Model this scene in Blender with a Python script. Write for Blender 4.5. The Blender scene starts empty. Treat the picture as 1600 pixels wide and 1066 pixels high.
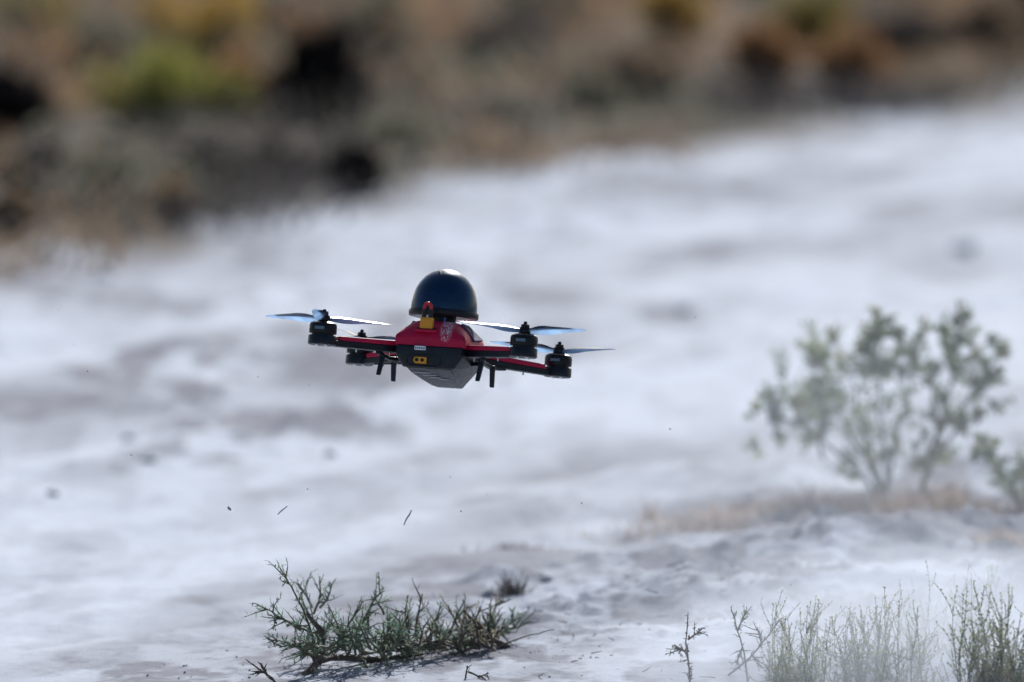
import bpy, bmesh, math, random
import numpy as np
from mathutils import Vector, Matrix, Euler

R = math.radians
sc = bpy.context.scene
COL = sc.collection

# ------------------------------------------------------------------ camera
H = 1.30                # lens height above the dust road
D = 12.40               # distance of the drone
U = 0.0007              # metres per photo pixel at the drone
FPX = D / U
PITCH = math.atan(1324.0 / FPX)
cam = bpy.data.cameras.new('camera')
cam_o = bpy.data.objects.new('camera', cam)
COL.objects.link(cam_o)
cam_o.location = (0, 0, H)
cam_o.rotation_euler = (R(90) - PITCH, 0, 0)
cam.sensor_width = 36.0
cam.lens = FPX / 1600 * 36.0
cam.clip_start = 0.1
cam.clip_end = 6000
cam.dof.use_dof = True
cam.dof.focus_distance = D
cam.dof.aperture_fstop = 5.0
cam.dof.aperture_blades = 0
sc.camera = cam_o

# ------------------------------------------------------------------ sky and sun
SUN_EL, SUN_AZ = 30.0, 9.0          # behind the drone, a little to the right
world = bpy.data.worlds.new('World')
sc.world = world
world.use_nodes = True
wn = world.node_tree.nodes
wl = world.node_tree.links
wn.clear()
sky = wn.new('ShaderNodeTexSky')
sky.sky_type = 'NISHITA'
sky.sun_disc = False
sky.sun_elevation = R(SUN_EL)
sky.sun_rotation = R(SUN_AZ)
bg = wn.new('ShaderNodeBackground')
bg.inputs['Strength'].default_value = 0.075
wo = wn.new('ShaderNodeOutputWorld')
wl.new(sky.outputs[0], bg.inputs[0])
wl.new(bg.outputs[0], wo.inputs[0])
sl = bpy.data.lights.new('sun', 'SUN')
sl.energy = 5.0
sl.angle = R(0.53)
sl.color = (1.0, 0.965, 0.92)
sun_o = bpy.data.objects.new('sun', sl)
COL.objects.link(sun_o)
sv = Vector((math.sin(R(SUN_AZ)) * math.cos(R(SUN_EL)), math.cos(R(SUN_AZ)) * math.cos(R(SUN_EL)), math.sin(R(SUN_EL))))
sun_o.rotation_euler = (-sv).to_track_quat('-Z', 'Y').to_euler()
sun_o.location = sv * 30

sc.view_settings.view_transform = 'Standard'
sc.view_settings.look = 'None'
sc.view_settings.exposure = 0.38
sc.view_settings.gamma = 1.0
sc.render.engine = 'CYCLES'
sc.cycles.use_denoising = True
sc.cycles.max_bounces = 8
sc.cycles.volume_bounces = 1
sc.cycles.volume_step_rate = 1.0
sc.cycles.volume_max_steps = 96
sc.cycles.sample_clamp_indirect = 6.0

# ------------------------------------------------------------------ helpers
cP, sP = math.cos(PITCH), math.sin(PITCH)


def at(px, py, Y):
    """photo pixel + distance along the road -> world point"""
    a = (px - 800) / FPX
    b = (533 - py) / FPX
    d = Vector((a, cP + b * sP, -sP + b * cP))
    k = Y / d.y
    return Vector((0, 0, H)) + d * k


def ground_at(px, py):
    a = (px - 800) / FPX
    b = (533 - py) / FPX
    d = Vector((a, cP + b * sP, -sP + b * cP))
    p = None
    z = 0.0
    for _ in range(6):
        k = (H - z) / -d.z
        p = Vector((0, 0, H)) + d * k
        z = height1(p.x, p.y)
    return Vector((p.x, p.y, z))


def tag(o, label=None, cat=None, group=None, kind=None):
    if label: o['label'] = label
    if cat: o['category'] = cat
    if group: o['group'] = group
    if kind: o['kind'] = kind
    return o


def empty(name, loc=(0, 0, 0)):
    o = bpy.data.objects.new(name, None)
    o.empty_display_size = 0.02
    COL.objects.link(o)
    o.location = loc
    return o


class MB:
    def __init__(s):
        s.v, s.f, s.mi = [], [], []

    def add(s, vs, fs, mi=0):
        b = len(s.v)
        s.v.extend([tuple(v) for v in vs])
        for f in fs:
            s.f.append([b + i for i in f])
            s.mi.append(mi)

    def loft(s, secs, closed=True, caps=True, mi=0):
        n = len(secs[0])
        vs = [p for q in secs for p in q]
        fs = []
        for i in range(len(secs) - 1):
            for j in range(n if closed else n - 1):
                k = (j + 1) % n
                fs.append([i * n + j, i * n + k, (i + 1) * n + k, (i + 1) * n + j])
        if caps:
            fs.append(list(range(n))[::-1])
            fs.append([(len(secs) - 1) * n + j for j in range(n)])
        s.add(vs, fs, mi)

    def tube(s, pts, rad, n=6, mi=0, caps=True):
        pts = [Vector(p) for p in pts]
        if not isinstance(rad, (list, tuple)): rad = [rad] * len(pts)
        secs = []
        ref = Vector((0.3, 0.2, 1)).normalized()
        for i, p in enumerate(pts):
            t = (pts[min(i + 1, len(pts) - 1)] - pts[max(i - 1, 0)])
            t = t.normalized() if t.length > 0 else Vector((0, 0, 1))
            a = t.cross(ref)
            if a.length < 0.05: a = t.cross(Vector((1, 0, 0)))
            a.normalize()
            b = t.cross(a)
            secs.append([p + (a * math.cos(2 * math.pi * j / n) + b * math.sin(2 * math.pi * j / n)) * rad[i] for j in range(n)])
        s.loft(secs, True, caps, mi)

    def lathe(s, prof, c=(0, 0, 0), n=32, mi=0):
        """prof: list of (radius, z); closed by caps at both ends"""
        c = Vector(c)
        secs = [[c + Vector((r * math.cos(2 * math.pi * j / n), r * math.sin(2 * math.pi * j / n), z)) for j in range(n)] for r, z in prof]
        s.loft(secs, True, True, mi)

    def box(s, a, b, mi=0):
        x0, y0, z0 = a
        x1, y1, z1 = b
        vs = [(x0, y0, z0), (x1, y0, z0), (x1, y1, z0), (x0, y1, z0), (x0, y0, z1), (x1, y0, z1), (x1, y1, z1), (x0, y1, z1)]
        s.add(vs, [[0, 3, 2, 1], [4, 5, 6, 7], [0, 1, 5, 4], [1, 2, 6, 5], [2, 3, 7, 6], [3, 0, 4, 7]], mi)

    def build(s, name, mats, parent=None, scale=1.0, smooth=True, bevel=0.0, seg=2, ang=28, sharp=40):
        me = bpy.data.meshes.new(name)
        vs = [(x * scale, y * scale, z * scale) for x, y, z in s.v] if scale != 1.0 else s.v
        me.from_pydata(vs, [], s.f)
        if not isinstance(mats, (list, tuple)): mats = [mats]
        for m in mats: me.materials.append(m)
        if len(mats) > 1: me.polygons.foreach_set('material_index', s.mi)
        if smooth:
            me.polygons.foreach_set('use_smooth', [True] * len(me.polygons))
            try: me.set_sharp_from_angle(angle=R(sharp))
            except Exception: pass
        me.update()
        o = bpy.data.objects.new(name, me)
        COL.objects.link(o)
        if parent is not None: o.parent = parent
        if bevel:
            m = o.modifiers.new('bevel', 'BEVEL')
            m.width = bevel * scale
            m.segments = seg
            m.limit_method = 'ANGLE'
            m.angle_limit = R(ang)
            m.harden_normals = False
        return o


# ---- materials
def nodes_of(m):
    m.use_nodes = True
    nt = m.node_tree
    return nt, nt.nodes, nt.links, nt.nodes['Principled BSDF']


def ramp(nt, fac, stops):
    r = nt.nodes.new('ShaderNodeValToRGB')
    el = r.color_ramp.elements
    while len(el) < len(stops): el.new(0.5)
    for e, (p, c) in zip(el, stops):
        e.position = p
        e.color = (c[0], c[1], c[2], 1) if not isinstance(c, (int, float)) else (c, c, c, 1)
    nt.links.new(fac, r.inputs[0])
    return r.outputs[0]


def noise(nt, scale, detail=4, rough=0.55, coord='Object', vec=None):
    n = nt.nodes.new('ShaderNodeTexNoise')
    n.inputs['Scale'].default_value = scale
    n.inputs['Detail'].default_value = detail
    n.inputs['Roughness'].default_value = rough
    if vec is None:
        tc = nt.nodes.new('ShaderNodeTexCoord')
        vec = tc.outputs[coord]
    nt.links.new(vec, n.inputs['Vector'])
    return n.outputs['Fac']


def mixc(nt, fac, a, b):
    m = nt.nodes.new('ShaderNodeMix')
    m.data_type = 'RGBA'
    for sock, v in ((m.inputs[0], fac), (m.inputs[6], a), (m.inputs[7], b)):
        if hasattr(v, 'links') or hasattr(v, 'is_linked'): nt.links.new(v, sock)
        elif isinstance(v, (int, float)): sock.default_value = v
        else: sock.default_value = (v[0], v[1], v[2], 1)
    return m.outputs[2]


def math_n(nt, op, a, b=0.0, clamp=False):
    m = nt.nodes.new('ShaderNodeMath')
    m.operation = op
    m.use_clamp = clamp
    for i, v in enumerate((a, b)):
        if isinstance(v, (int, float)): m.inputs[i].default_value = v
        else: nt.links.new(v, m.inputs[i])
    return m.outputs[0]


def bump(nt, b, h, strength, dist):
    n = nt.nodes.new('ShaderNodeBump')
    n.inputs['Strength'].default_value = strength
    n.inputs['Distance'].default_value = dist
    nt.links.new(h, n.inputs['Height'])
    nt.links.new(n.outputs[0], b.inputs['Normal'])


def plain(name, col, rough=0.5, metal=0.0, var=0.25, vscale=60, bmp=0.0, bscale=600, coat=0.0, spec=0.5, dust=0.0):
    m = bpy.data.materials.new(name)
    nt, n, l, b = nodes_of(m)
    f = noise(nt, vscale, 5)
    lo = [c * (1 - var) for c in col]
    hi = [min(1, c * (1 + var)) for c in col]
    c = ramp(nt, f, [(0.3, lo), (0.7, hi)])
    if dust:
        f2 = noise(nt, vscale * 6, 6, 0.7)
        mk = ramp(nt, f2, [(0.52, 0.0), (0.75, dust)])
        c = mixc(nt, mk, c, (0.5, 0.5, 0.52))
    l.new(c, b.inputs['Base Color'])
    rr = ramp(nt, noise(nt, vscale * 2.3, 4), [(0.3, max(0.02, rough * 0.8)), (0.7, min(1, rough * 1.2))])
    l.new(rr, b.inputs['Roughness'])
    b.inputs['Metallic'].default_value = metal
    b.inputs['Coat Weight'].default_value = coat
    b.inputs['Specular IOR Level'].default_value = spec
    if bmp: bump(nt, b, noise(nt, bscale, 3), bmp, 0.0004)
    return m


def leafmat(name, col, var=0.35, trans=0.35, vscale=25, second=None):
    """thin foliage: diffuse + light coming through the leaf"""
    m = bpy.data.materials.new(name)
    nt, n, l, b = nodes_of(m)
    f = noise(nt, vscale, 4)
    lo = [c * (1 - var) for c in col]
    hi = second if second else [min(1, c * (1 + var)) for c in col]
    c = ramp(nt, f, [(0.35, lo), (0.65, hi)])
    l.new(c, b.inputs['Base Color'])
    b.inputs['Roughness'].default_value = 0.6
    b.inputs['Specular IOR Level'].default_value = 0.3
    t = n.new('ShaderNodeBsdfTranslucent')
    l.new(c, t.inputs[0])
    mx = n.new('ShaderNodeMixShader')
    mx.inputs[0].default_value = trans
    l.new(b.outputs[0], mx.inputs[1])
    l.new(t.outputs[0], mx.inputs[2])
    l.new(mx.outputs[0], n['Material Output'].inputs[0])
    return m


# ------------------------------------------------------------------ terrain functions
rngN = np.random.RandomState(7)
LAT = rngN.rand(256, 256)


def vnoise(x, y):
    x = np.asarray(x, float); y = np.asarray(y, float)
    xi = np.floor(x).astype(int); yi = np.floor(y).astype(int)
    fx = x - xi; fy = y - yi
    fx = fx * fx * (3 - 2 * fx); fy = fy * fy * (3 - 2 * fy)
    a = LAT[xi % 256, yi % 256]; b = LAT[(xi + 1) % 256, yi % 256]
    c = LAT[xi % 256, (yi + 1) % 256]; d = LAT[(xi + 1) % 256, (yi + 1) % 256]
    return (a * (1 - fx) + b * fx) * (1 - fy) + (c * (1 - fx) + d * fx) * fy


def fbm(x, y, o=4):
    s = 0; a = 0.5; t = 0
    for i in range(o):
        s = s + a * vnoise(x * 2 ** i + 17.3 * i, y * 2 ** i + 5.1 * i); t += a; a *= 0.5
    return s / t


RD = (0.36, 0.933)          # direction the dust road runs


def st(x, y):
    return x * RD[0] + y * RD[1], x * RD[1] - y * RD[0]


def sstep(a, b, v):
    k = np.clip((v - a) / (b - a), 0, 1)
    return k * k * (3 - 2 * k)


T_BRUSH, T_VERGE = -7.78, -4.95
# little mounds and hollows: x, y, rx, ry, height
MOUNDS = [(0.52, 14.85, 0.40, 0.22, 0.035), (0.30, 14.6, 0.20, 0.14, 0.012), (0.78, 14.75, 0.2, 0.2, 0.03),
          (0.40, 13.75, 0.30, 0.10, 0.02), (0.55, 13.3, 0.3, 0.12, 0.03), (0.15, 13.15, 0.15, 0.06, 0.012),
          (0.02, 13.0, 0.06, 0.03, 0.010), (-0.02, 13.55, 0.04, 0.05, 0.02), (0.2, 14.25, 0.16, 0.10, 0.02),
          (0.3, 12.75, 0.2, 0.08, 0.012), (-0.03, 12.5, 0.10, 0.07, 0.012)]


def height(x, y):
    x = np.asarray(x, float); y = np.asarray(y, float)
    s, t = st(x, y)
    near = 1.0 - sstep(45, 90, np.abs(y)) * 0.6
    h = (fbm(s * 0.7, t * 2.2, 4) - 0.5) * 0.05
    h = h + (fbm(s * 3.0 + 9, t * 7.0, 4) - 0.5) * 0.016
    verge = sstep(T_VERGE - 0.15, T_VERGE + 0.35, t) * (1 - sstep(1.5, 3.0, t))
    brush = 1 - sstep(T_BRUSH - 0.5, T_BRUSH + 0.1, t)
    wgt = np.clip(verge + brush, 0, 1)
    h = h + wgt * (0.006 + (fbm(x * 9, y * 5 + 3, 3) - 0.5) * 0.018)
    rough = verge * sstep(-0.05, 0.25, x) * (1 - sstep(15.5, 18, y))
    h = h + rough * (np.maximum(0, fbm(x * 10 + 4, y * 12 + 1, 4) - 0.48) * 0.022)
    # crumbly crust
    crust = np.maximum(0, fbm(x * 60, y * 38 + 40, 3) - 0.55) * 0.030
    h = h + crust * (0.22 + 0.9 * wgt)
    # clods turned up in the tracked parts of the road
    zn = sstep(0.40, 0.62, fbm(s * 0.45 + 21, t * 2.0 + 4, 3)) * (1 - wgt) * sstep(13.6, 16.0, y) * 0.7
    h = h + zn * np.maximum(0, fbm(x * 13 + 3, y * 6 + 5, 3) - 0.5) * 0.07
    # wheel ruts
    for tr, w, d in ((-6.95, 0.16, 0.02), (-6.2, 0.15, 0.022), (-5.45, 0.12, 0.012)):
        wob = (fbm(s * 0.5, s * 0 + tr, 2) - 0.5) * 0.25
        h = h - d * np.exp(-((t - tr - wob) / w) ** 2) + d * 0.5 * np.exp(-((t - tr - wob - 1.7 * w) / (0.6 * w)) ** 2)
    # low crumbling bank below the right shrubs
    yb = 13.95 + 0.5 * (fbm(x * 5 + 2, x * 0 + 3, 3) - 0.5) + 0.22 * (fbm(x * 22, x * 0 + 9, 2) - 0.5)
    amp = 0.006 * (0.25 + 1.3 * sstep(0.35, 0.6, fbm(x * 13 + 5, x * 0 + 6, 2))) * sstep(0.12, 0.38, x) * (1 - sstep(1.3, 1.8, x)) * (0.35 + 1.1 * fbm(x * 6 + 8, x * 0 + 1, 2))
    h = h + amp * sstep(yb - 0.035, yb + 0.025, y) * (1 - sstep(14.7, 15.6, y))
    cz = np.exp(-((x - 0.56) / 0.36) ** 4 - ((y - 13.98) / 0.30) ** 4) + 0.55 * np.exp(-((x - 0.42) / 0.34) ** 4 - ((y - 13.15) / 0.35) ** 4)
    h = h + cz * np.maximum(0, fbm(x * 30 + 1, y * 15 + 6, 4) - 0.44) * 0.050
    for mx, my, rx, ry, mh in MOUNDS:
        h = h + mh * np.exp(-(((x - mx) / rx) ** 2 + ((y - my) / ry) ** 2))
    flat = 1 - 0.85 * np.exp(-(((x + 0.12) / 0.45) ** 4 + ((y - 12.45) / 0.4) ** 4))
    return h * near * flat


def height1(x, y):
    return float(height(np.array([x]), np.array([y]))[0])


# ------------------------------------------------------------------ ground sheet
def axis(segs):
    out = []
    for a, b, n in segs:
        out.extend(np.linspace(a, b, n, endpoint=False))
    return out


def grow_axis(start, end, first):
    out = []; v = start; d = first
    sgn = 1 if end > start else -1
    while (end - v) * sgn > d:
        out.append(v); v += sgn * d; d *= 1.22
    out.append(end)
    return out


xs = sorted(set([-x for x in grow_axis(1.6, 1500, 0.02)] + list(np.arange(-1.59, 1.59, 0.0085)) + grow_axis(1.6, 1500, 0.02)))
ys = sorted(set(grow_axis(11.7, -1500, 0.03) + list(np.arange(11.71, 15.6, 0.0125)) + list(np.arange(15.6, 31.0, 0.05)) + grow_axis(31.0, 3000, 0.08)))
X, Y = np.meshgrid(np.array(xs), np.array(ys))
Z = height(X, Y)
S_, T_ = st(X, Y)
nx, ny = len(xs), len(ys)
verts = np.stack([X.ravel(), Y.ravel(), Z.ravel()], 1)
ii = np.arange(nx * ny).reshape(ny, nx)
faces = np.stack([ii[:-1, :-1], ii[:-1, 1:], ii[1:, 1:], ii[1:, :-1]], -1).reshape(-1, 4)
gm = bpy.data.meshes.new('ground')
gm.vertices.add(len(verts)); gm.vertices.foreach_set('co', verts.ravel())
gm.loops.add(faces.size); gm.loops.foreach_set('vertex_index', faces.ravel())
gm.polygons.add(len(faces))
gm.polygons.foreach_set('loop_start', np.arange(0, faces.size, 4))
gm.polygons.foreach_set('use_smooth', np.ones(len(faces), bool))
gm.update(); gm.validate()

# brown-grey bare soil showing through the pale dust (patches with shapes of their own), plus painted shade below the right shrubs
soil_shade = np.zeros_like(X)
band = fbm(S_ * 0.55 + 3, T_ * 3.2, 4)
soil_shade += 0.34 * sstep(0.52, 0.72, band)
zone = sstep(0.40, 0.62, fbm(S_ * 0.45 + 21, T_ * 2.0 + 4, 3)) * (0.12 + 0.88 * sstep(13.4, 15.8, Y))
zone = zone * (0.22 + 0.8 * np.exp(-((X + 0.55) / 0.62) ** 4 - ((Y - 17.0) / 1.7) ** 4) + 0.6 * np.exp(-((X - 0.80) / 0.35) ** 4 - ((Y - 19.8) / 1.3) ** 4))
soil_shade += (0.15 + 0.75 * zone) * sstep(0.53, 0.63, fbm(X * 11, Y * 2.6 + 11, 4))
soil_shade += (0.13 + 0.55 * zone) * sstep(0.55, 0.66, fbm(X * 24 + 5, Y * 7 + 2, 4))
vg = sstep(T_VERGE - 0.2, T_VERGE + 0.2, T_)
soil_shade += 0.55 * vg * sstep(0.50, 0.60, fbm(X * 13 + 3, Y * 6 + 7, 5)) + 0.35 * vg * sstep(0.54, 0.62, fbm(X * 40 + 3, Y * 18 + 7, 4))
soil_shade += 0.6 * np.exp(-((X - 0.58) / 0.36) ** 4 - ((Y - 14.0) / 0.30) ** 4) * sstep(0.36, 0.56, fbm(X * 9 + 1, Y * 6 + 2, 4))  # shade below the right shrubs, painted into the ground colour
# px, py, half-width px, half-depth px (their spot on the ground), strength
PATCH = [(520, 565, 170, 34, 0.75), (330, 520, 120, 26, 0.45), (120, 625, 200, 22, 0.65), (250, 470, 90, 18, 0.35),
         (420, 395, 180, 30, 0.45), (120, 440, 140, 20, 0.3), (880, 470, 110, 26, 0.55), (820, 390, 90, 22, 0.3),
         (1060, 480, 60, 14, 0.5), (1100, 400, 90, 14, 0.4), (700, 660, 60, 14, 0.15), (900, 720, 130, 18, 0.4),
         (760, 790, 100, 30, 0.3), (780, 875, 160, 22, 0.55), (1110, 810, 110, 18, 0.55), (1000, 690, 120, 20, 0.25),
         (420, 760, 60, 10, 0.25), (290, 930, 60, 8, 0.35), (1480, 400, 140, 24, 0.4), (1380, 330, 90, 16, 0.35),
         (960, 300, 120, 26, 0.35), (1330, 820, 190, 34, 0.8), (1510, 840, 130, 32, 0.8), (1090, 880, 80, 12, 0.4),  # the two strongest here are shrub shade, painted as ground colour
         (1090, 905, 60, 8, 0.4), (640, 720, 60, 12, 0.2), (230, 715, 40, 8, 0.35), (560, 300, 60, 30, 0.4)]
for px, py, wx, wy, sg in PATCH:
    c = at(px, py, D); a = (533 - py) / FPX
    def gz(pp):
        b = (533 - pp) / FPX
        return H / (sP - b * cP) * (cP + b * sP)
    y0 = gz(py); ry = max(0.04, abs(gz(py - wy) - gz(py + wy)) / 2); x0 = (px - 800) / FPX * y0; rx = wx / FPX * y0
    jit = (fbm(X * 6 + px, Y * 2.0 + py, 3) - 0.5) * 1.5
    soil_shade += sg * np.clip(1.25 - np.sqrt(((X - x0) / rx) ** 2 + ((Y - y0) / ry) ** 2) + jit, 0, 1) ** 1.2
brush_and_added_ground = 1 - sstep(T_BRUSH - 0.25, T_BRUSH + 0.35, T_ - 0.14 * (1 - sstep(-0.9, -0.2, X)) + (fbm(X * 5, Y * 2, 3) - 0.5) * 0.9)
brush_and_added_ground = np.maximum(brush_and_added_ground, sstep(-3.3, -2.7, T_ + (fbm(X * 3, Y * 3, 3) - 0.5) * 0.6))   # unseen scrubby ground added on the near side, to cut white reflections on the drone
soil_shade = np.clip(soil_shade * 1.25, 0, 1)
for nm, arr in (('soil_shade', soil_shade), ('brush', brush_and_added_ground)):  # 'brush' also holds the unseen ground added on the near side
    at_ = gm.attributes.new(nm, 'FLOAT', 'POINT')
    at_.data.foreach_set('value', arr.ravel().astype(np.float32))

mg = bpy.data.materials.new('dust_ground')
nt, n, l, b = nodes_of(mg)
a1 = n.new('ShaderNodeAttribute'); a1.attribute_name = 'soil_shade'
a2 = n.new('ShaderNodeAttribute'); a2.attribute_name = 'brush'
fine = noise(nt, 35, 6, 0.65)
c0 = ramp(nt, fine, [(0.3, (0.445, 0.50, 0.60)), (0.7, (0.55, 0.60, 0.685))])
sp = ramp(nt, noise(nt, 140, 4, 0.7), [(0.60, 0.0), (0.72, 0.45)])
c0 = mixc(nt, sp, c0, (0.25, 0.24, 0.25))
c1 = ramp(nt, noise(nt, 18, 5, 0.6), [(0.3, (0.145, 0.155, 0.195)), (0.7, (0.24, 0.252, 0.305))])
sf = math_n(nt, 'MULTIPLY', a1.outputs['Fac'], math_n(nt, 'ADD', fine, 0.55), True)
c2 = mixc(nt, sf, c0, c1)
c3 = ramp(nt, noise(nt, 14, 5, 0.6), [(0.3, (0.055, 0.048, 0.043)), (0.7, (0.11, 0.098, 0.09))])
cc = mixc(nt, a2.outputs['Fac'], c2, c3)
l.new(cc, b.inputs['Base Color'])
b.inputs['Roughness'].default_value = 0.95
b.inputs['Specular IOR Level'].default_value = 0.15
bump(nt, b, noise(nt, 110, 6, 0.7), 0.55, 0.006)
gm.materials.append(mg)
ground = bpy.data.objects.new('ground', gm)
COL.objects.link(ground)
tag(ground, 'pale dusty desert ground with a white dirt road running off to the right', kind='structure')

# ------------------------------------------------------------------ drone
M_red = bpy.data.materials.new('red_plastic')
nt, n, l, b = nodes_of(M_red)
base = ramp(nt, noise(nt, 90, 5), [(0.3, (0.42, 0.005, 0.045)), (0.7, (0.52, 0.009, 0.062))])
# splash of dried white dust on the tail of the shell
tc = n.new('ShaderNodeTexCoord')
mp = n.new('ShaderNodeMapping')
mp.inputs['Location'].default_value = (-0.0165, 0.052, -0.0215)
l.new(tc.outputs['Object'], mp.inputs[0])
mp2 = n.new('ShaderNodeMapping'); mp2.vector_type = 'POINT'
mp2.inputs['Scale'].default_value = (120, 22, 52)
l.new(mp.outputs[0], mp2.inputs[0])
ln = n.new('ShaderNodeVectorMath'); ln.operation = 'LENGTH'
l.new(mp2.outputs[0], ln.inputs[0])
fall = ramp(nt, ln.outputs['Value'], [(0.55, 1.0), (1.0, 0.0)])
spk = ramp(nt, noise(nt, 760, 1, 0.5), [(0.52, 0.0), (0.56, 1.0)])
msk = math_n(nt, 'MULTIPLY', spk, fall, True)
thin = ramp(nt, noise(nt, 420, 5, 0.7), [(0.6, 0.0), (0.8, 0.14)])
msk = math_n(nt, 'MAXIMUM', msk, thin)
l.new(mixc(nt, msk, base, (0.75, 0.74, 0.76)), b.inputs['Base Color'])
b.inputs['Roughness'].default_value = 0.55
b.inputs['Specular IOR Level'].default_value = 0.28
bump(nt, b, noise(nt, 1500, 2), 0.12, 0.0003)

M_black = plain('black_plastic', (0.006, 0.009, 0.015), 0.38, var=0.3, bmp=0.1, bscale=1500, dust=0.04, spec=0.32)
M_hull = plain('charcoal_hull', (0.006, 0.011, 0.020), 0.36, var=0.35, vscale=80, bmp=0.08, dust=0.07, spec=0.28)
M_dome = plain('dome_gloss', (0.0012, 0.015, 0.048), 0.30, var=0.3, vscale=50, coat=0.12, dust=0.015, spec=0.6)
M_dome.node_tree.nodes['Principled BSDF'].inputs['Specular Tint'].default_value = (0.35, 0.62, 1.0, 1)
M_motor = plain('motor_metal', (0.004, 0.005, 0.008), 0.36, metal=0.0, var=0.3, dust=0.02, spec=0.3)
M_steel = plain('steel', (0.62, 0.64, 0.66), 0.25, metal=1.0, var=0.1)
M_yellow = plain('amber_nylon', (0.72, 0.30, 0.012), 0.45, var=0.12, bmp=0.05)
M_white = plain('white_nylon', (0.78, 0.80, 0.84), 0.5, var=0.08)
M_hole = plain('socket_hole', (0.006, 0.005, 0.004), 0.7, var=0.1)
M_wire = plain('red_wire', (0.62, 0.012, 0.014), 0.35, var=0.1)
M_shrink = plain('heat_shrink', (0.008, 0.008, 0.009), 0.45, var=0.2)
M_panel = plain('blue_grey_panel', (0.075, 0.07, 0.13), 0.75, var=0.15, spec=0.1)
M_blue = plain('blue_cable', (0.03, 0.09, 0.42), 0.4, var=0.1)
M_scr = plain('scratch', (0.45, 0.47, 0.5), 0.6, var=0.1)
M_gasket = plain('dome_underside', (0.045, 0.035, 0.04), 0.35, var=0.1, coat=0.3)

M_blade = bpy.data.materials.new('blade_polycarbonate')
nt, n, l, b = nodes_of(M_blade)
b.inputs['Base Color'].default_value = (0.09, 0.16, 0.28, 1)
b.inputs['Roughness'].default_value = 0.16
b.inputs['Coat Weight'].default_value = 0.5
t = n.new('ShaderNodeBsdfTranslucent'); t.inputs[0].default_value = (0.60, 0.76, 0.95, 1)
mx = n.new('ShaderNodeMixShader')
gx = ramp(nt, noise(nt, 40, 3), [(0.3, 0.52), (0.7, 0.74)])
l.new(gx, mx.inputs[0]); l.new(b.outputs[0], mx.inputs[1]); l.new(t.outputs[0], mx.inputs[2])
l.new(mx.outputs[0], n['Material Output'].inputs[0])

M_bladed = plain('blade_leading_edge', (0.02, 0.035, 0.07), 0.2, var=0.2, coat=0.5)

drone = empty('drone', at(689, 550.6, D))
drone.rotation_mode = 'YXZ'
drone.rotation_euler = (R(-10.2), R(2.7), R(-10.6))
tag(drone, 'red and black racing quadcopter with a dark dome flying low over white dust', 'drone')


def rrect(w, z0, z1, y, wt=None, n=3, r=0.0):
    wt = w if wt is None else wt
    return [Vector((-w, y, z0)), Vector((w, y, z0)), Vector((wt, y, z1)), Vector((-wt, y, z1))]


# upper shell -------------------------------------------------------
SHELL = [  # y, w bottom, w mid, z mid, w top, z top
    (-95, 53, 52.5, 9, 50, 12), (-90, 54, 53, 11, 42, 22), (-76, 54.5, 53, 11, 34, 34), (-58, 55, 53, 11.5, 31, 39),
    (-20, 56, 53.5, 14, 31, 41), (25, 57, 54, 19, 30, 42), (70, 56, 52, 23, 28, 39), (110, 47, 43, 18, 22, 30), (140, 30, 28, 6, 14, 13)]


def shell_sec(y, wb, wm, zm, wt, zt):
    half = [(wb, 0), (wm, zm), (wm * 0.62 + wt * 0.38 + 1.5, zm + (zt - zm) * 0.42), (wt + 1, zt - 4), (wt * 0.82, zt - 0.8), (wt * 0.5, zt)]
    return [Vector((-x, y, z)) for x, z in half[::-1][-1:]] + [Vector((x, y, z)) for x, z in half] + [Vector((-x, y, z)) for x, z in half[::-1][:-1]]


mb = MB(); mb.loft([shell_sec(*s) for s in SHELL])
for k_ in range(len(mb.v)):
    x_, y_, z_ = mb.v[k_]; mb.v[k_] = (x_ * (1.035 + 0.10 * min(1, z_ / 38)), y_, z_ * 1.13)
shell = mb.build('upper_shell', M_red, drone, U, sharp=89)


def soften(o, zkeep):
    me = o.data
    cr = me.attributes.new('crease_edge', 'FLOAT', 'EDGE')
    for e in me.edges:
        if all(abs(me.vertices[v].co.z - zkeep) < 1e-5 for v in e.vertices): cr.data[e.index].value = 1.0
        elif all(me.vertices[v].co.y < -88 * U for v in e.vertices): cr.data[e.index].value = 0.35
    m = o.modifiers.new('subsurf', 'SUBSURF'); m.levels = 2; m.render_levels = 2


soften(shell, 0.0)


def shell_at(y):
    for a, b_ in zip(SHELL, SHELL[1:]):
        if a[0] <= y <= b_[0]:
            k = (y - a[0]) / (b_[0] - a[0])
            return [p + (q - p) * k for p, q in zip(a, b_)]


for sgn in (-1, 1):
    mb = MB(); secs = []
    for y0, y1, tt in ((-46, -52, 0.0), (-30, -36, 0.33), (2, -18, 0.66), (18, -6, 1.0)):
        row = []
    pa = []
    for tt in (0.04, 0.5, 0.96):
        for y in (-44 + 10 * (1 - tt), 14 + 12 * (1 - tt)):
            s = shell_at(y)
            wx = s[2] + (s[4] - s[2]) * tt; zx = s[3] + (s[5] - 3 - s[3]) * tt
            pa.append(Vector((sgn * (wx * (1.035 + 0.10 * min(1, zx / 38)) + 3.2), y, zx * 1.13 + 2.6)))
    pb = [p + Vector((-sgn * 4.0, 0, -3.2)) for p in pa]
    f = [[0, 1, 3, 2], [2, 3, 5, 4], [6, 8, 9, 7], [8, 10, 11, 9], [0, 6, 7, 1], [4, 5, 11, 10], [0, 2, 8, 6], [2, 4, 10, 8], [1, 7, 9, 3], [3, 9, 11, 5]]
    mb.add(pa + pb, f if sgn > 0 else [q[::-1] for q in f])
    tag(mb.build('side_panel', M_panel, shell, U, smooth=False), 'blue grey panel set in the slanted side of the red shell')

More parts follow.
